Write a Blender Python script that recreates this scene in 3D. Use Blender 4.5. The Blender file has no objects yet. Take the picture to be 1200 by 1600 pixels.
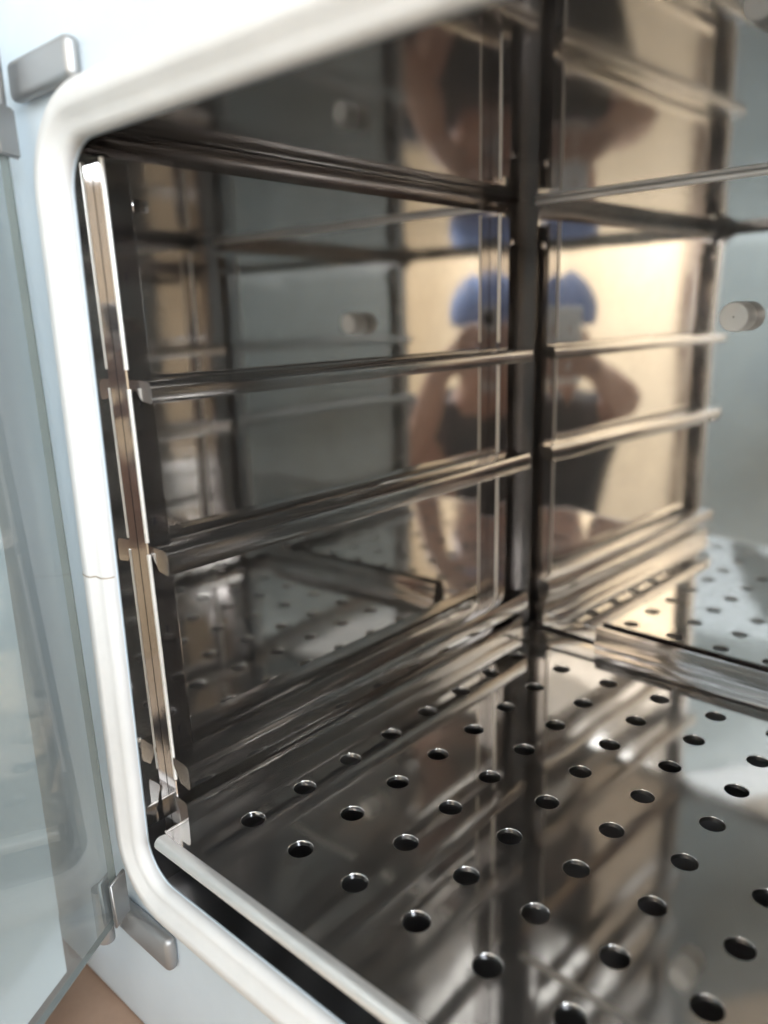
import bpy, bmesh, math, random
from mathutils import Vector, Matrix
random.seed(7)
scene = bpy.context.scene
COL = scene.collection
P = 0.045                      # one hole pitch of the shelf, in metres; the chamber is laid out in pitches
def V(x, y, z): return Vector((x*P, y*P, z*P))
R = math.radians

# ------------------------------------------------------------------ camera
YAW, PITCH, ROLL = -0.732, -0.247, 0.026
CAM = V(7.932, -4.870, 6.899)
fw = Vector((math.sin(YAW)*math.cos(PITCH), math.cos(YAW)*math.cos(PITCH), math.sin(PITCH)))
rt = fw.cross(Vector((0, 0, 1))).normalized(); dn = fw.cross(rt)
r2 = math.cos(ROLL)*rt + math.sin(ROLL)*dn
d2 = -math.sin(ROLL)*rt + math.cos(ROLL)*dn
cam_d = bpy.data.cameras.new('camera'); cam = bpy.data.objects.new('camera', cam_d); COL.objects.link(cam)
CM = Matrix((r2, -d2, -fw)).transposed().to_4x4(); CM.translation = CAM
cam.matrix_world = CM
cam_d.sensor_fit = 'VERTICAL'; cam_d.sensor_height = 36; cam_d.sensor_width = 27
cam_d.lens = 1213.03/1600*36
cam_d.clip_start = 0.005; cam_d.clip_end = 60
cam_d.dof.use_dof = True; cam_d.dof.focus_distance = 0.50; cam_d.dof.aperture_fstop = 3.1
scene.camera = cam

# ------------------------------------------------------------------ world, lamps, exposure
w = bpy.data.worlds.new('World'); scene.world = w; w.use_nodes = True
bg = w.node_tree.nodes['Background']; bg.inputs[0].default_value = (0.62, 0.68, 0.76, 1); bg.inputs[1].default_value = 0.22
def area(name, loc, target, sx, sy, power, col):
    d = bpy.data.lights.new(name, 'AREA'); d.shape = 'RECTANGLE'; d.size = sx; d.size_y = sy
    d.energy = power; d.color = col
    o = bpy.data.objects.new(name, d); COL.objects.link(o); o.location = loc
    o.rotation_euler = (Vector(target)-Vector(loc)).to_track_quat('-Z', 'Y').to_euler()
    return o
area('daylight_fill', (2.25, -0.75, 1.00), (0.0, -0.25, 0.15), 1.3, 0.5, 84, (0.80, 0.90, 1.0))  # added cool daylight fill, set on the right to brighten the outer door
area('ceiling_light', (0.95, -1.75, 1.27), (0.95, -2.5, 0.1), 1.2, 0.30, 92, (1.0, 0.945, 0.87))
area('ceiling_light', (0.75, -0.75, 1.27), (0.55, -0.75, 0), 1.2, 0.30, 9, (0.88, 0.95, 1.0))
vs = scene.view_settings; vs.view_transform = 'Standard'; vs.look = 'None'; vs.gamma = 1; vs.exposure = 0.08
try: vs.use_curve_mapping = False
except Exception: pass
cy = scene.cycles
cy.max_bounces = 20; cy.glossy_bounces = 16; cy.transparent_max_bounces = 16; cy.diffuse_bounces = 4; cy.transmission_bounces = 8
cy.use_denoising = True
cy.caustics_reflective = True; cy.blur_glossy = 0.3
cy.sample_clamp_indirect = 6

# ------------------------------------------------------------------ materials
def mat(name):
    m = bpy.data.materials.new(name); m.use_nodes = True
    n = m.node_tree.nodes; b = n['Principled BSDF']
    return m, n, m.node_tree.links, b
def coords(n, l, scale=1.0, stretch=None):
    tc = n.new('ShaderNodeTexCoord'); mp = n.new('ShaderNodeMapping')
    l.new(tc.outputs['Object'], mp.inputs[0])
    s = stretch or (1, 1, 1); mp.inputs['Scale'].default_value = [scale*k for k in s]
    return mp.outputs[0]
def noise(n, l, co, scale, detail=3, rough=0.5):
    t = n.new('ShaderNodeTexNoise'); t.inputs['Scale'].default_value = scale
    t.inputs['Detail'].default_value = detail; t.inputs['Roughness'].default_value = rough
    l.new(co, t.inputs['Vector']); return t.outputs['Fac']
def ramp(n, l, fac, a, b, c0, c1):
    r = n.new('ShaderNodeValToRGB'); r.color_ramp.elements[0].position = a; r.color_ramp.elements[1].position = b
    r.color_ramp.elements[0].color = (*c0, 1); r.color_ramp.elements[1].color = (*c1, 1); l.new(fac, r.inputs[0]); return r.outputs[0]
def maprange(n, l, fac, a, b, lo, hi):
    r = n.new('ShaderNodeMapRange'); r.inputs[1].default_value = a; r.inputs[2].default_value = b
    r.inputs[3].default_value = lo; r.inputs[4].default_value = hi; l.new(fac, r.inputs[0]); return r.outputs[0]
def bump(n, l, b, h, strength, dist):
    k = n.new('ShaderNodeBump'); k.inputs['Strength'].default_value = strength; k.inputs['Distance'].default_value = dist
    l.new(h, k.inputs['Height']); l.new(k.outputs[0], b.inputs['Normal'])
def steel(name, base, r0, r1, wave=0.0006, wscale=9, haze=0.12, hr=0.42):
    """polished sheet: a clear lobe plus a faint hazy lobe as of smears, added to lift the blacks"""
    m, n, l, b = mat(name); co = coords(n, l)
    b.inputs['Metallic'].default_value = 1
    sm = noise(n, l, co, 22, 6, 0.65)
    col = ramp(n, l, sm, .3, .75, [c*0.9 for c in base], base)
    l.new(col, b.inputs['Base Color'])
    l.new(maprange(n, l, sm, .35, .75, r0, r1), b.inputs['Roughness'])
    bump(n, l, b, noise(n, l, co, wscale, 1, 0.4), 1.0, wave)
    if haze:
        g = n.new('ShaderNodeBsdfAnisotropic'); g.inputs['Roughness'].default_value = hr; l.new(col, g.inputs['Color'])
        mx_ = n.new('ShaderNodeMixShader')
        sp = noise(n, l, co, 7, 7, 0.7)
        l.new(maprange(n, l, sp, .35, .75, haze*0.6, haze*1.7), mx_.inputs[0])
        l.new(b.outputs[0], mx_.inputs[1]); l.new(g.outputs[0], mx_.inputs[2])
        l.new(mx_.outputs[0], n['Material Output'].inputs['Surface'])
    return m
M = {}
M['wall_steel'] = steel('mirror_steel_wall', (0.68, 0.66, 0.64), 0.02, 0.08, 0.00055, 6, 0.055)
M['roof_steel'] = steel('mirror_steel_ceiling', (0.52, 0.52, 0.52), 0.03, 0.09, 0.0004, 6)
M['floor_steel'] = steel('darkened_steel_floor', (0.26, 0.26, 0.27), 0.30, 0.42, 0.0004, 6, 0)  # same steel, darkened so the space under the shelf stays dark
M['rail_steel'] = steel('rail_steel', (0.46, 0.445, 0.43), 0.10, 0.20, 0.0003, 14, 0.09)
M['upright_steel'] = steel('upright_steel', (0.40, 0.375, 0.365), 0.04, 0.10, 0.0003, 14, 0.08)
M['shelf_steel'] = steel('shelf_steel', (0.77, 0.755, 0.735), 0.035, 0.085, 0.0003, 10, 0.11)
M['roll_steel'] = steel('rolled_edge_steel', (0.92, 0.90, 0.87), 0.36, 0.48, 0.0003, 20, 0.4, 0.75)
M['hinge_metal'] = steel('hinge_metal', (0.40, 0.395, 0.39), 0.45, 0.6, 0.0003, 30, 0)
def plain(name, c0, c1, rough, nscale=20, bstr=0.0, bscale=200, spec=0.5, sheen=0):
    m, n, l, b = mat(name); co = coords(n, l)
    f = noise(n, l, co, nscale, 5, 0.6)
    l.new(ramp(n, l, f, .3, .7, c0, c1), b.inputs['Base Color'])
    b.inputs['Roughness'].default_value = rough; b.inputs['Specular IOR Level'].default_value = spec
    if bstr: bump(n, l, b, noise(n, l, co, bscale, 3), bstr, 0.002)
    return m
M['frame_paint'] = plain('white_enamel', (0.54, 0.605, 0.65), (0.59, 0.655, 0.70), 0.34, 12, 0.06, 260)
M['gasket'] = plain('silicone_gasket', (0.60, 0.58, 0.555), (0.65, 0.63, 0.605), 0.6, 30, 0.1, 120, 0.35)
M['door_paint'] = plain('outer_door_enamel', (0.78, 0.80, 0.80), (0.83, 0.845, 0.84), 0.6, 8, 0.05, 180)
M['seam'] = plain('joint_grime', (0.30, 0.24, 0.18), (0.42, 0.35, 0.27), 0.7, 60)
M['cream'] = plain('cream_wall_paint', (0.76, 0.66, 0.50), (0.81, 0.72, 0.57), 0.8, 3, 0.15, 60)
M['white_paint'] = plain('white_ceiling_paint', (0.78, 0.79, 0.79), (0.83, 0.83, 0.83), 0.85, 4)
M['grey_wall'] = plain('grey_wall_paint', (0.46, 0.48, 0.49), (0.52, 0.54, 0.55), 0.8, 3)
M['floor'] = plain('floor_vinyl', (0.50, 0.43, 0.35), (0.58, 0.51, 0.43), 0.4, 6)
M['wood'] = plain('table_wood', (0.24, 0.15, 0.10), (0.36, 0.235, 0.165), 0.5, 14)
M['skin'] = plain('skin', (0.52, 0.30, 0.22), (0.60, 0.36, 0.27), 0.5, 40)
M['shirt'] = plain('dark_shirt_cloth', (0.022, 0.024, 0.030), (0.040, 0.042, 0.050), 0.85, 40, 0.3, 500)
M['trousers'] = plain('dark_trouser_cloth', (0.014, 0.016, 0.024), (0.03, 0.032, 0.042), 0.9, 40, 0.3, 500)
M['cap'] = plain('blue_cap_cloth', (0.20, 0.30, 0.58), (0.25, 0.36, 0.66), 0.8, 60, 0.3, 400)
M['phone'] = plain('phone_white', (0.93, 0.93, 0.93), (0.95, 0.95, 0.95), 0.5, 10)
M['phone_glass'] = plain('phone_black_glass', (0.01, 0.01, 0.012), (0.015, 0.015, 0.02), 0.1, 10)
M['stud'] = plain('sensor_plastic', (0.78, 0.76, 0.72), (0.84, 0.82, 0.78), 0.45, 30)
M['jamb'] = plain('wood_door_jamb', (0.10, 0.07, 0.05), (0.16, 0.11, 0.08), 0.5, 9)
# clear door glass: transparent body with a fresnel reflection on both faces
m = bpy.data.materials.new('tinted_door_glass'); m.use_nodes = True; n = m.node_tree.nodes; l = m.node_tree.links; n.clear()
o_ = n.new('ShaderNodeOutputMaterial'); mx = n.new('ShaderNodeMixShader'); fr = n.new('ShaderNodeFresnel'); fr.inputs[0].default_value = 1.5
tr = n.new('ShaderNodeBsdfTransparent'); gl = n.new('ShaderNodeBsdfGlossy'); gl.inputs['Roughness'].default_value = 0.03
tr.inputs[0].default_value = (0.785, 0.815, 0.815, 1); gl.inputs[0].default_value = (0.95, 0.95, 0.95, 1)
gm = n.new('ShaderNodeNewGeometry'); ir = n.new('ShaderNodeMapRange'); ir.inputs[3].default_value = 1.5; ir.inputs[4].default_value = 1/1.5
l.new(gm.outputs['Backfacing'], ir.inputs[0]); l.new(ir.outputs[0], fr.inputs[0])
l.new(fr.outputs[0], mx.inputs[0]); df = n.new('ShaderNodeBsdfDiffuse'); df.inputs[0].default_value = (0.62, 0.65, 0.65, 1); m2 = n.new('ShaderNodeMixShader'); m2.inputs[0].default_value = 0.09
l.new(tr.outputs[0], m2.inputs[1]); l.new(df.outputs[0], m2.inputs[2]); l.new(m2.outputs[0], mx.inputs[1]); l.new(gl.outputs[0], mx.inputs[2]); l.new(mx.outputs[0], o_.inputs[0])
M['glass'] = m
M['glass_edge'] = plain('glass_edge_green', (0.13, 0.145, 0.125), (0.18, 0.19, 0.165), 0.2, 20)

# ------------------------------------------------------------------ helpers
def link(name, me, m, parent=None, smooth=False):
    o = bpy.data.objects.new(name, me); COL.objects.link(o)
    if m: me.materials.append(M[m] if isinstance(m, str) else m)
    if parent: o.parent = parent
    if smooth:
        for p in me.polygons: p.use_smooth = True
    return o
def pym(name, vs_, fs, m, parent=None, smooth=False):
    me = bpy.data.meshes.new(name); me.from_pydata([tuple(v) for v in vs_], [], fs); me.update()
    bm = bmesh.new(); bm.from_mesh(me); bmesh.ops.recalc_face_normals(bm, faces=bm.faces); bm.to_mesh(me); bm.free()
    return link(name, me, m, parent, smooth)
def box(name, a, b, m, parent=None, bev=0.0, seg=2):
    """axis aligned box between pitch-space corners a and b"""
    bm = bmesh.new(); bmesh.ops.create_cube(bm, size=1)
    a, b = V(*a), V(*b); c = (a+b)/2; s = b-a
    for v in bm.verts: v.co = Vector((v.co.x*s.x, v.co.y*s.y, v.co.z*s.z))+c
    if bev: bmesh.ops.bevel(bm, geom=bm.edges[:], offset=bev*P, segments=seg, affect='EDGES', profile=0.5)
    me = bpy.data.meshes.new(name); bm.to_mesh(me); bm.free()
    o = link(name, me, m, parent)
    if bev:
        for p in me.polygons: p.use_smooth = True
        me.set_sharp_from_angle(angle=R(50))
    return o
def thing(name, label, cat, group=None, kind=None):
    o = bpy.data.objects.new(name, None); COL.objects.link(o); o.empty_display_size = 0.05
    o['label'] = label; o['category'] = cat
    if group: o['group'] = group
    return o
def tag(o, label, cat, group=None):
    o['label'] = label; o['category'] = cat
    if group: o['group'] = group
    return o
def structure(o): o['kind'] = 'structure'; return o
def rrect(x0, x1, z0, z1, r, k=10):
    """points of a rounded rectangle in x-z, 4*(k+1) of them"""
    pts = []
    for cx, cz, a0 in ((x1-r, z1-r, 0), (x0+r, z1-r, 90), (x0+r, z0+r, 180), (x1-r, z0+r, 270)):
        for i in range(k+1):
            a = R(a0+90*i/k); pts.append((cx+r*math.cos(a), cz+r*math.sin(a)))
    return pts
def loft(name, loops, m, parent=None, smooth=True, close=False, sharp=None):
    """bridge closed loops of 3-D pitch points"""
    N = len(loops[0]); vs_ = [V(*p) for lp in loops for p in lp]; fs = []
    L = len(loops)
    for a in range(L if close else L-1):
        b = (a+1) % L
        for i in range(N):
            j = (i+1) % N; fs.append((a*N+i, a*N+j, b*N+j, b*N+i))
    o = pym(name, vs_, fs, m, parent, smooth)
    if sharp: o.data.set_sharp_from_angle(angle=R(sharp))
    return o
def strip(name, pts, m, parent=None, smooth=True, closed=False, caps=True, sharp=40):
    """extrude a profile given as pairs of pitch points [(a, b), ...]: a surface running from the a side to the b side"""
    N = len(pts); vs_ = [V(*p[0]) for p in pts]+[V(*p[1]) for p in pts]; fs = []
    for i in range(N if closed else N-1):
        j = (i+1) % N; fs.append((i, j, N+j, N+i))
    if closed and caps: fs += [tuple(range(N)), tuple(range(2*N-1, N-1, -1))]
    o = pym(name, vs_, fs, m, parent, smooth)
    if sharp: o.data.set_sharp_from_angle(angle=R(sharp))
    return o
def tube(name, path, rad, m, parent=None, seg=12):
    """round bar along metre points"""
    path = [Vector(p) for p in path]; vs_ = []; fs = []
    for i, p in enumerate(path):
        t = (path[min(i+1, len(path)-1)]-path[max(i-1, 0)]).normalized()
        u = t.orthogonal().normalized() if i == 0 else (u-t*u.dot(t)).normalized()
        v = t.cross(u)
        for k in range(seg):
            a = 2*math.pi*k/seg; vs_.append(p+rad*(math.cos(a)*u+math.sin(a)*v))
    for i in range(len(path)-1):
        for k in range(seg):
            j = (k+1) % seg; fs.append((i*seg+k, i*seg+j, (i+1)*seg+j, (i+1)*seg+k))
    fs += [tuple(range(seg)), tuple((len(path)-1)*seg+k for k in range(seg))]
    o = pym(name, vs_, fs, m, parent, True); o.data.set_sharp_from_angle(angle=R(50)); return o

# ------------------------------------------------------------------ dimensions (in pitches)
XW, XR = -1.08, 9.08            # side walls of the chamber
YB = 9.58                       # back wall at the left corner
TB = -0.031                     # the back wall is not quite square to the left wall
ZF, ZC = -1.05, 9.06            # chamber floor and ceiling
def yb(x): return YB+TB*(x-XW)
GX0, GX1, GZ0, GZ1 = -1.05, 9.05, -0.73, 8.87   # inner edge of the door gasket
FY = -0.08                      # face of the white frame

# ------------------------------------------------------------------ setting seen in the reflections
def m2p(*a): return tuple(k/P for k in a)
FLOOR_Z, CEIL_Z = -1.20, 1.32
structure(box('floor', m2p(-2.2, -2.9, FLOOR_Z-0.05), m2p(2.6, 0.8, FLOOR_Z), 'floor'))
structure(box('ceiling', m2p(-2.2, -2.9, CEIL_Z), m2p(2.6, 0.8, CEIL_Z+0.05), 'white_paint'))
structure(box('wall_back', m2p(-2.2, -2.6, FLOOR_Z), m2p(2.6, -2.5, CEIL_Z), 'cream'))
structure(box('wall_right', m2p(2.5, -2.5, FLOOR_Z), m2p(2.6, 0.8, CEIL_Z), 'cream'))
dr = thing('room_door', 'pale door in a dark frame on the cream wall, glimpsed mirrored beside the person', 'door')
box('door_leaf', m2p(0.32, -2.498, FLOOR_Z), m2p(1.06, -2.46, 0.85), 'white_paint', dr, 0.1)
for x0, x1 in ((0.26, 0.315), (1.065, 1.12)): box('door_frame', m2p(x0, -2.498, FLOOR_Z), m2p(x1, -2.44, 0.91), 'jamb', dr, 0.08)
box('door_frame', m2p(0.26, -2.498, 0.915), m2p(1.12, -2.44, 0.97), 'jamb', dr, 0.08)

# ------------------------------------------------------------------ the incubator
inc = thing('incubator', 'white enamelled incubator with mirror polished steel chamber, pale gasket and open glass door', 'incubator')
# mirror polished liner: left wall, back wall and right wall bent from one sheet with rounded corners
plan = [(XW, -0.05)]
for i in range(1, 13): plan.append((XW, -0.05+(YB-0.37)*i/12.0))
rc = 0.42
for i in range(0, 9):
    a = R(180-90*i/8); plan.append((XW+rc+rc*math.cos(a), YB-rc+rc*math.sin(a)))
for i in range(1, 12): x = XW+rc+(XR-XW-2*rc)*i/12; plan.append((x, yb(x)))
yr = yb(XR)
for i in range(0, 9):
    a = R(90-90*i/8); plan.append((XR-rc+rc*math.cos(a), yr-rc+rc*math.sin(a)))
for i in range(1, 13): plan.append((XR, (yr-rc)*(1-i/12.0)-0.05*i/12))
strip('chamber_wall', [((x, y, ZF), (x, y, ZC)) for x, y in plan], 'wall_steel', inc, sharp=60)
pym('chamber_ceiling', [V(XW-.1, -.05, ZC), V(XR+.1, -.05, ZC), V(XR+.1, YB+.1, ZC), V(XW-.1, YB+.1, ZC)], [(0, 1, 2, 3)], 'roof_steel', inc)
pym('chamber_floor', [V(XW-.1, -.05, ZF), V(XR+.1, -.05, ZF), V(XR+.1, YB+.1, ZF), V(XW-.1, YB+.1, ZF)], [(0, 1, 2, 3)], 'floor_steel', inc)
# dark strip added to darken the corners between side and back walls
M['corner_darkening'] = steel('corner_darkening_metal', (0.17, 0.15, 0.14), 0.16, 0.28, 0.0003, 12, 0)
for sx, xc in ((1, XW), (-1, XR)):
    yc = yb(xc+sx*0.3)
    strip('corner_darkening', [((xc+sx*a, yc+b, ZF+0.01), (xc+sx*a, yc+b, ZC-0.01)) for a, b in ((0.012, -0.50), (0.03, -0.45), (0.12, -0.30), (0.24, -0.16), (0.34, -0.06), (0.38, -0.02))], 'corner_darkening', inc, sharp=70)
# welded seam bead where the ceiling meets the back wall
back_pts = [V(x, yb(x)-0.03, ZC-0.04) for x in (XW+0.36, 2.0, 4.0, 6.0, XR-0.36)]
tube('ceiling_seam', back_pts, 0.05*P, 'roll_steel', inc, 10)
for sx, xc in ((1, XW), (-1, XR)):  # added dark strips that darken the side edges of the ceiling
    strip('ceiling_edge_darkening', [((xc+sx*a, 0.0, ZC+b), (xc+sx*a, YB-0.42, ZC+b)) for a, b in ((0.008, -0.26), (0.03, -0.20), (0.08, -0.11), (0.16, -0.04), (0.22, -0.008))], 'corner_darkening', inc, sharp=70)
# liner flange behind the frame, seen in the mirrors as the dark rim of the doorway
inner = rrect(GX0, GX1, GZ0, GZ1, 0.55)
outer_l = rrect(XW-.02, XR+.02, ZF-.02, ZC+.02, 0.02)
loft('liner_flange', [[(x, -0.052, z) for x, z in inner], [(x, -0.052, z) for x, z in outer_l]], 'roof_steel', inc, False)
# white front frame
OX0, OX1, OZ0, OZ1 = -5.2, 11.6, -3.95, 12.2
fr_loops = []
fi = rrect(GX0-0.02, GX1+0.02, GZ0-0.02, GZ1+0.02, 0.57)
fr_loops.append([(x, -0.056, z) for x, z in fi]); fr_loops.append([(x, FY, z) for x, z in fi])
for d, y in ((0.0, FY), (0.08, FY+0.02), (0.14, FY+0.08), (0.16, FY+0.18), (0.16, 3.0)):
    fr_loops.append([(x, y, z) for x, z in rrect(OX0-d, OX1+d, OZ0-d, OZ1+d, 0.5+d)])
loft('front_frame', fr_loops, 'frame_paint', inc, True, sharp=35)
cb_ = [[(x, y, z) for x, z in rrect(OX0-d, OX1+d, OZ0-d, OZ1+d, 0.5+d)] for d, y in ((0.16, 3.0), (0.16, 12.3), (0.06, 12.5))]
cb_.append([(4+(x-4)*0.02, 12.5, 4+(z-4)*0.02) for x, y, z in cb_[-1]])
loft('cabinet_body', cb_, 'frame_paint', inc, True, sharp=35)
# soft door gasket with a rounded section round the doorway
gl_ = []
prof = [(0.03, -0.055), (0.0, -0.11), (0.0, -0.17), (0.02, -0.215), (0.075, -0.26), (0.20, -0.255), (0.245, -0.325), (0.33, -0.332), (0.43, -0.318), (0.52, -0.27), (0.575, -0.21), (0.605, -0.14), (0.605, -0.05)]
for d, y in prof: gl_.append([(x, y, z) for x, z in rrect(GX0-d, GX1+d, GZ0-d, GZ1+d, 0.55+d, 14)])
gasket = loft('gasket', gl_, 'gasket', inc, True, sharp=60)
# butt joint of the gasket strip
jl = []
for d, y in prof[1:]: jl.append(((GX0-d-0.002*0+(0.006 if d < .1 else -0.006 if d > .4 else 0), y-0.004, 3.715), (GX0-d+(0.006 if d < .1 else -0.006 if d > .4 else 0), y-0.004, 3.735)))
strip('gasket_joint', jl, 'seam', gasket)
# sensor stub on the back wall
def stub(name, x, z, rad, ln, m):
    y1 = yb(x); lo = []
    for rr, y in ((rad, y1+.02), (rad, y1-ln+.05), (rad*0.97, y1-ln+.02), (rad*.9, y1-ln), (rad*.55, y1-ln-.01), (rad*.05, y1-ln-.01)):
        lo.append([(x+rr*math.cos(2*math.pi*k/28), y, z+rr*math.sin(2*math.pi*k/28)) for k in range(28)])
    return loft(name, lo, m, inc, True, sharp=40)
stub('sensor_stub', 3.42, 6.74, 0.25, 0.42, 'stud')
stub('screw', 3.05, 4.95, 0.05, 0.04, 'rail_steel')

# glass inner door, opened about 60 degrees, sagging a little on its hinges
A_, B_ = Vector((-1.71, -0.45, 8.40)), Vector((-1.37, -0.45, -0.46))
dd = Vector((math.cos(R(60)), -math.sin(R(60)), 0)); up = (A_-B_).normalized()
nn = dd.cross(up).normalized()          # points to the hinge side / outwards
def door_pt(u, z, t=0.0):
    s = (z-B_.z)/up.z
    q = B_+up*s+dd*u+nn*t; return (q.x, q.y, q.z)
def door_slab(name, u0, u1, z0, z1, t0, t1, m, parent, bev=0.0):
    c = [door_pt(u, z, t) for t in (t0, t1) for u, z in ((u0, z0), (u1, z0), (u1, z1), (u0, z1))]
    o = pym(name, [V(*p) for p in c], [(0, 1, 2, 3), (7, 6, 5, 4), (0, 4, 5, 1), (1, 5, 6, 2), (2, 6, 7, 3), (3, 7, 4, 0)], m, parent)
    if bev:
        bm = bmesh.new(); bm.from_mesh(o.data); bmesh.ops.bevel(bm, geom=bm.edges[:], offset=bev*P, segments=3, affect='EDGES'); bm.to_mesh(o.data); bm.free()
        for p in o.data.polygons: p.use_smooth = True
        o.data.set_sharp_from_angle(angle=R(50))
    return o
pane = door_slab('glass_door', 0.0, 10.2, -1.38, 9.25, 0.0, 0.11, 'glass', inc)
door_slab('glass_edge', -0.004, 0.03, -1.36, 9.23, 0.004, 0.106, 'glass_edge', pane)
door_slab('glass_edge', 0.04, 10.1, -1.392, -1.382, 0.01, 0.10, 'glass_edge', pane)
for z0, z1 in ((-1.44, -0.72), (8.78, 9.34)):
    door_slab('door_clamp', -0.16, 0.24, z0, z1, -0.06, 0.0-0.004, 'hinge_metal', inc, 0.03)
    door_slab('door_clamp', -0.16, 0.24, z0, z1, 0.114, 0.18, 'hinge_metal', inc, 0.03)
# hinge blocks screwed to the frame above and below
def hinge(z0, z1, zp0, zp1):
    hb = box('hinge', (-1.92, FY-0.20, z0), (-0.50, FY-0.006, z1), 'hinge_metal', inc, 0.085, 3)
    tube('hinge_pin', [V(-1.86, FY-0.40, zp0), V(-1.86, FY-0.40, zp1)], 0.13*P, 'hinge_metal', hb, 16)
    return hb
hinge(9.42, 9.86, 9.1, 9.95); hinge(-2.05, -1.52, -2.1, -1.2)
# outer insulated door standing open behind the glass door
def odoor(name, u0, u1, z0, z1, t0, t1, m, parent, bev):
    ang = R(61); H = Vector((-3.40, -0.34, 0)); e = Vector((math.cos(ang), -math.sin(ang), 0)); f = Vector((e.y, -e.x, 0))
    bm = bmesh.new(); bmesh.ops.create_cube(bm, size=1)
    for v in bm.verts:
        u = u0+(v.co.x+.5)*(u1-u0); t = t0+(v.co.y+.5)*(t1-t0); z = z0+(v.co.z+.5)*(z1-z0)
        q = H+e*u+f*t; v.co = V(q.x, q.y, z)
    bmesh.ops.recalc_face_normals(bm, faces=bm.faces)
    if bev: bmesh.ops.bevel(bm, geom=bm.edges[:], offset=bev*P, segments=3, affect='EDGES')
    me = bpy.data.meshes.new(name); bm.to_mesh(me); bm.free(); o = link(name, me, m, parent, True); me.set_sharp_from_angle(angle=R(40)); return o
od = odoor('outer_door', 0.1, 15.0, -3.7, 12.2, 0.0, 1.1, 'door_paint', inc, 0.18)
odoor('inner_panel', 0.5, 14.2, -2.4, 10.9, -0.32, 0.02, 'door_paint', od, 0.22)

# table it stands on
tb = thing('table', 'brown wooden table top under the white incubator', 'table')
box('table_top', (-7, -3.2, -4.95), (16, 14.5, -4.17), 'wood', tb, 0.08)
for x in (-6.2, 14.4):
    for y in (-2.4, 13): box('leg', (x, y, FLOOR_Z/P), (x+0.9, y+0.9, -4.96), 'wood', tb, 0.05)

# ------------------------------------------------------------------ shelf racks hooked to the two side walls
def rail_profile(w_, h_):
    """rounded channel rail: x from the wall, z"""
    pts = [(0.0, -0.03), (0.02, 0.0), (w_*0.80, -0.01), (w_*0.93, -0.03), (w_*0.985, -0.07), (w_, -0.13), (w_, -h_+0.05), (w_*0.97, -h_+0.01), (w_*0.90, -h_), (w_*0.45, -h_+0.03), (w_*0.12, -0.12), (0.0, -0.09)]
    return pts
def make_rack(label):
    rk = thing('shelf_rack', label, 'rack', 'steel racks on the side walls of the chamber')
    for y0, y1, ztop in ((0.20, 0.55, 8.70), (8.44, 8.80, 8.70)):
        lb, lt = (0.17, 0.0) if y0 < 1 else (0.0, 0.0)
        ln_ = lambda z: lb+(lt-lb)*(z+0.9)/(ztop+0.9)
        prof_ = [(0.01, y0), (0.21, y0), (0.225, y0+0.015), (0.225, y1-0.015), (0.215, y1), (0.19, y1), (0.185, y0+0.05), (0.01, y0+0.05)]
        u = strip('upright', [((XW+a, b+lb, -0.9), (XW+a, b+lt, ztop)) for a, b in prof_], 'upright_steel', rk, closed=True, sharp=30)
        # folded edge, its bright reflection put in as a bead of paler steel, and the small slots the rails hook into
        for z0, z1 in ((0.62, 3.95), (4.12, 6.10), (6.34, ztop+0.05)) if y0 < 1 else ((0.62, 3.72), (4.12, 6.02), (6.34, ztop+0.05)):
            strip('folded_edge', [((XW+0.222+0.028*math.cos(a), y0+ln_(z0)+0.012+0.028*math.sin(a), z0), (XW+0.222+0.028*math.cos(a), y0+ln_(z1)+0.012+0.028*math.sin(a), z1)) for a in [2*math.pi*k/10 for k in range(10)]], 'roll_steel', u, closed=True, sharp=30)
        zz = 1.3
        while zz < ztop-0.3:
            box('slot', (XW+0.20, y0+ln_(zz)+0.14, zz), (XW+0.2265, y0+ln_(zz)+0.17, zz+0.10), 'phone_glass', u)
            zz += 1.52
    for zt, hh, ww in ((6.21, 0.28, 0.42), (4.06, 0.34, 0.42), (0.98, 0.38, 0.42), (0.36, 0.46, 0.30)):
        y0, y1 = 0.33, 9.12
        pr = rail_profile(ww, hh)
        strip('rail', [((XW+0.19+a, y0, zt+b), (XW+0.19+a, y1, zt+b)) for a, b in pr], 'rail_steel', rk, closed=True, sharp=35)
    # hook tab at the top of the front upright
    box('hook', (XW+0.02, 0.56, 8.18), (XW+0.20, 0.80, 8.34), 'upright_steel', rk, 0.03)
    box('hook', (XW+0.02, 8.81, 8.18), (XW+0.20, 9.05, 8.34), 'upright_steel', rk, 0.03)
    return rk
rack = make_rack('polished steel rack of uprights and three rails on the left chamber wall')
rk2 = rack.copy(); COL.objects.link(rk2)
rk2['label'] = 'matching steel rack on the right chamber wall, seen only mirrored'
rk2.matrix_world = Matrix.Translation(V(XW+XR, 0, 0)) @ Matrix.Scale(-1, 4, Vector((1, 0, 0)))
for ch in list(rack.children):
    c = ch.copy(); COL.objects.link(c); c.parent = rk2
    for g in ch.children:
        d_ = g.copy(); COL.objects.link(d_); d_.parent = c

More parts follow.
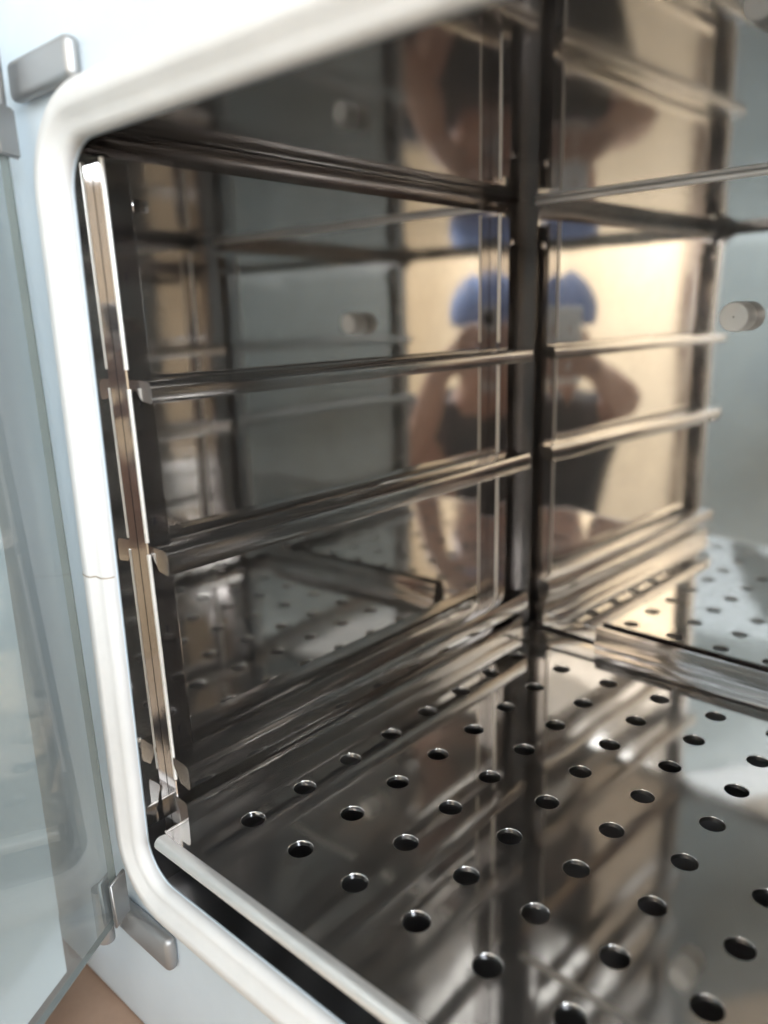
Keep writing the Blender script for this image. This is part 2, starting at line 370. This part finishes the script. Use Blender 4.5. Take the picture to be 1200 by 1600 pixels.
# ------------------------------------------------------------------ perforated shelf
sh = thing('perforated_shelf', 'perforated polished steel shelf with rows of round holes and rolled front edge', 'shelf')
SX0, SX1, SY0, SY1 = -0.69, 8.69, 0.0, 9.40
NI, NJ = 9, 8
K = 24
vs_, fs = [], []
def addv(x, y, z): vs_.append(V(x, y, z)); return len(vs_)-1
cache = {}
def sv(x, y, z=0.0):
    k = (round(x, 4), round(y, 4), round(z, 4))
    if k not in cache: cache[k] = addv(x, y, z)
    return cache[k]
def sqpt(k):
    a = 2*math.pi*k/K; c, s = math.cos(a), math.sin(a); f = 0.5/max(abs(c), abs(s)); return c*f, s*f
for j in range(1, NJ+1):
    for i in range(NI):
        rings = [[sv(i+sqpt(k)[0], j+sqpt(k)[1]) for k in range(K)]]
        for rr, z in ((0.200, 0.0), (0.176, 0.0), (0.1715, -0.006), (0.170, -0.02), (0.168, -0.07)):
            rings.append([addv(i+rr*math.cos(2*math.pi*k/K), j+rr*math.sin(2*math.pi*k/K), z) for k in range(K)])
        for a in range(len(rings)-1):
            for k in range(K):
                k2 = (k+1) % K; fs.append((rings[a][k], rings[a][k2], rings[a+1][k2], rings[a+1][k]))
# plain margins round the hole field
def quad(x0, x1, y0, y1):
    fs.append((sv(x0, y0), sv(x1, y0), sv(x1, y1), sv(x0, y1)))
quad(SX0, SX1, SY0, 0.5); quad(SX0, -0.5, 0.5, 8.5); quad(8.5, SX1, 0.5, 8.5); quad(SX0, SX1, 8.5, 8.66)
plate = pym('plate', vs_, fs, 'shelf_steel', sh, True)
for p in plate.data.polygons:
    if all(abs(plate.data.vertices[k].co.z) < 1e-6 for k in p.vertices): p.use_smooth = False
# rear: a pressed crease, then an inclined flat and an upturned backstop
strip('rear_flat', [((SX0, y, z), (SX1, y, z)) for y, z in ((8.66, 0.0), (8.69, -0.025), (8.74, -0.03), (8.79, 0.0), (9.36, 0.025), (9.40, 0.02), (9.41, -0.12))], 'shelf_steel', sh, sharp=20)
strip('backstop', [((1.06, y+yb(1.06)-9.56, z), (6.94, y+yb(6.94)-9.56, z)) for y, z in ((9.34, -0.05), (9.31, 0.03), (9.40, 0.45), (9.41, 0.475), (9.43, 0.48), (9.45, 0.45), (9.37, -0.05))], 'upright_steel', sh, closed=True, sharp=40)
# rolled front edge
fe = [(SY0, 0.0)]
for i in range(11):
    a = R(90+24*i); fe.append((-0.085+0.095*math.cos(a), -0.085+0.095*math.sin(a)))
strip('rolled_edge', [((SX0+0.0, y, z), (SX1, y, z)) for y, z in fe], 'roll_steel', sh, sharp=50)
# folded side edges
for s_, x in ((1, SX0), (-1, SX1)):
    strip('side_fold', [((x+s_*a, 0.02, b), (x+s_*a, 9.38, b)) for a, b in ((0.0, 0.002), (-0.03, 0.012), (-0.06, 0.0), (-0.07, -0.04), (-0.07, -0.30))], 'shelf_steel', sh, sharp=50)

# ------------------------------------------------------------------ the photographer, mirrored in the steel
lens = CAM
back = Vector((0.51, -0.86, 0)).normalized(); side = Vector((-back.y, back.x, 0))   # side: photographer's left when facing the chamber is -side
def at(b, s, z): return lens+back*b+side*s+Vector((0, 0, z))
person = thing('person', 'person in blue cap and dark clothes holding up a white phone, mirrored in the steel', 'person')
def skin_mesh(name, nodes, edges, m, parent, root=0, sub=2):
    me = bpy.data.meshes.new(name); me.from_pydata([tuple(p) for p, r in nodes], edges, []); o = link(name, me, m, parent)
    md = o.modifiers.new('Skin', 'SKIN'); md.use_smooth_shade = True
    sv_ = me.skin_vertices[0].data
    for k, (p, r) in enumerate(nodes):
        sv_[k].radius = (r, r) if not isinstance(r, tuple) else r
        sv_[k].use_root = (k == root)
    s = o.modifiers.new('Subdivision', 'SUBSURF'); s.levels = sub; s.render_levels = sub
    return o
cu = -d2                                   # camera up
def ph(x, y, z): return CAM+r2*x+cu*y-fw*z # metres in the frame of the phone held at the lens
S0 = 0.045                                  # the body stands a little to the photographer's right
nodes, edges = [], []
def nd(p, r, parent=None):
    nodes.append((p, r)); k = len(nodes)-1
    if parent is not None: edges.append((parent, k))
    return k
pel = nd(at(0.50, S0, -0.74), (0.15, 0.11))
bel = nd(at(0.50, S0, -0.58), (0.135, 0.10), pel)
che = nd(at(0.49, S0, -0.345), (0.15, 0.11), bel)
nkb = nd(at(0.46, S0, -0.235), (0.075, 0.07), che)
nck = nd(at(0.42, S0-0.02, -0.195), 0.052, nkb)
jaw = nd(at(0.36, S0-0.035, -0.155), (0.062, 0.066), nck)
hed = nd(at(0.365, S0-0.04, -0.075), (0.074, 0.088), jaw)
crn = nd(at(0.37, S0-0.04, -0.005), (0.064, 0.078), hed)
nose = nd(at(0.262, S0-0.04, -0.095), 0.013, hed)
for s_ in (-1, 1): nd(at(0.375, S0-0.04+s_*0.083, -0.085), 0.016, hed)
def arm(s_, elbow, hand, palm_dir, across, grip):
    sh_ = nd(at(0.47, S0+s_*0.165, -0.255), 0.058, che)
    um = nd((at(0.47, S0+s_*0.165, -0.255)+elbow)/2, 0.046, sh_)
    el = nd(elbow, 0.042, um)
    fm = nd(elbow*0.55+hand*0.45, 0.038, el)
    wr = nd(hand-palm_dir*0.055, 0.026, fm)
    pa = nd(hand, (0.034, 0.018), wr)
    for q, (off, ln) in enumerate(((-0.028, 0.062), (-0.010, 0.072), (0.010, 0.068), (0.028, 0.052))):
        kn = hand+palm_dir*0.035+across*off
        a = nd(kn, 0.0095, pa)
        b = nd(kn+palm_dir*ln*0.45+grip*0.006, 0.0088, a)
        c = nd(kn+palm_dir*ln*0.60+grip*ln*0.45, 0.0080, b)
    t0 = nd(hand-across*0.034-palm_dir*0.010+grip*0.008, 0.0115, pa)
    t1 = nd(hand-across*0.052+palm_dir*0.018+grip*0.020, 0.0100, t0)
    nd(hand-across*0.050+palm_dir*0.046+grip*0.026, 0.0090, t1)
arm(1, at(0.36, 0.22, -0.37), ph(0.062, -0.085, 0.022), (-r2*0.75+cu*0.6).normalized(), (cu*0.75+r2*0.6).normalized(), -fw*-1.0)
arm(-1, at(0.27, -0.17, -0.19), ph(-0.060, -0.095, 0.022), (r2*0.75+cu*0.6).normalized(), (cu*0.75-r2*0.6).normalized(), -fw*-1.0)
for s_ in (-1, 1):
    h_ = nd(at(0.50, S0+s_*0.095, -0.80), 0.095, pel)
    k_ = nd(at(0.48, S0+s_*0.10, -1.12), 0.062, h_)
    cf = nd(at(0.50, S0+s_*0.10, -1.25), 0.058, k_)
    an = nd(at(0.52, S0+s_*0.10, -1.445), 0.036, cf)
    to = nd(at(0.36, S0+s_*0.115, -1.480), (0.042, 0.026), an)
skin_mesh('body', nodes, edges, 'skin', person, pel)
for s_ in (-1, 1):
    bm = bmesh.new(); bmesh.ops.create_uvsphere(bm, u_segments=12, v_segments=8, radius=0.012)
    me = bpy.data.meshes.new('eye'); bm.to_mesh(me); bm.free(); e = link('eye', me, 'phone_glass', person, True); e.location = at(0.285, S0-0.04+s_*0.032, -0.075)
# shirt with half sleeves
sn, se = [], []
def sd(p, r, parent=None):
    sn.append((p, r)); k = len(sn)-1
    if parent is not None: se.append((parent, k))
    return k
a0 = sd(at(0.50, S0, -0.76), (0.175, 0.135)); a1 = sd(at(0.50, S0, -0.58), (0.158, 0.125), a0); a2 = sd(at(0.49, S0, -0.345), (0.172, 0.132), a1); a3 = sd(at(0.465, S0, -0.215), (0.085, 0.082), a2)
for s_, el in ((1, at(0.36, 0.22, -0.37)), (-1, at(0.27, -0.17, -0.19))):
    s0 = at(0.47, S0+s_*0.165, -0.255); b0 = sd(s0, 0.074, a2); sd(s0*0.5+el*0.5, 0.062, b0)
skin_mesh('shirt', sn, se, 'shirt', person, a0)
tn, te = [], []
def td(p, r, parent=None):
    tn.append((p, r)); k = len(tn)-1
    if parent is not None: te.append((parent, k))
    return k
p0 = td(at(0.50, S0, -0.73), (0.165, 0.125))
for s_ in (-1, 1):
    q0 = td(at(0.50, S0+s_*0.098, -0.82), 0.110, p0); q1 = td(at(0.48, S0+s_*0.102, -1.12), 0.082, q0); td(at(0.52, S0+s_*0.102, -1.42), 0.066, q1)
skin_mesh('trousers', tn, te, 'trousers', person, p0)
# soft blue cap over the crown
bm = bmesh.new(); bmesh.ops.create_uvsphere(bm, u_segments=28, v_segments=18, radius=1)
bmesh.ops.delete(bm, geom=[v for v in bm.verts if v.co.z < -0.36], context='VERTS')
for v in bm.verts:
    c = v.co; pleat = 1+0.02*math.sin(14*math.atan2(c.y, c.x))*(1-abs(c.z))
    v.co = Vector((c.x*0.094*pleat, c.y*0.110*pleat, c.z*0.090))
me = bpy.data.meshes.new('cap'); bm.to_mesh(me); bm.free(); cp = link('cap', me, 'cap', person, True)
cp.location = at(0.37, S0-0.04, 0.006); cp.rotation_euler = (0, 0, math.atan2(back.y, back.x)+math.pi/2)
sol = cp.modifiers.new('Solid', 'SOLIDIFY'); sol.thickness = 0.004
# the white phone at the lens
phone = thing('phone', 'white phone held up in front of the capped person\'s face', 'phone')
def slab(name, x0, x1, y0, y1, z0, z1, m, bev):
    bm = bmesh.new(); bmesh.ops.create_cube(bm, size=1)
    for v in bm.verts: v.co = ph(x0+(v.co.x+.5)*(x1-x0), y0+(v.co.y+.5)*(y1-y0), z0+(v.co.z+.5)*(z1-z0))
    bmesh.ops.recalc_face_normals(bm, faces=bm.faces)
    bmesh.ops.bevel(bm, geom=bm.edges[:], offset=bev, segments=3, affect='EDGES')
    me = bpy.data.meshes.new(name); bm.to_mesh(me); bm.free(); o = link(name, me, m, phone, True); me.set_sharp_from_angle(angle=R(50)); return o
slab('phone_case', -0.064, 0.014, -0.148, 0.008, 0.008, 0.0165, 'phone', 0.002)
slab('screen', -0.061, 0.011, -0.144, 0.004, 0.0166, 0.0172, 'phone_glass', 0.0002)
slab('camera_module', -0.010, 0.010, -0.022, 0.006, 0.0068, 0.0085, 'phone_glass', 0.0006)
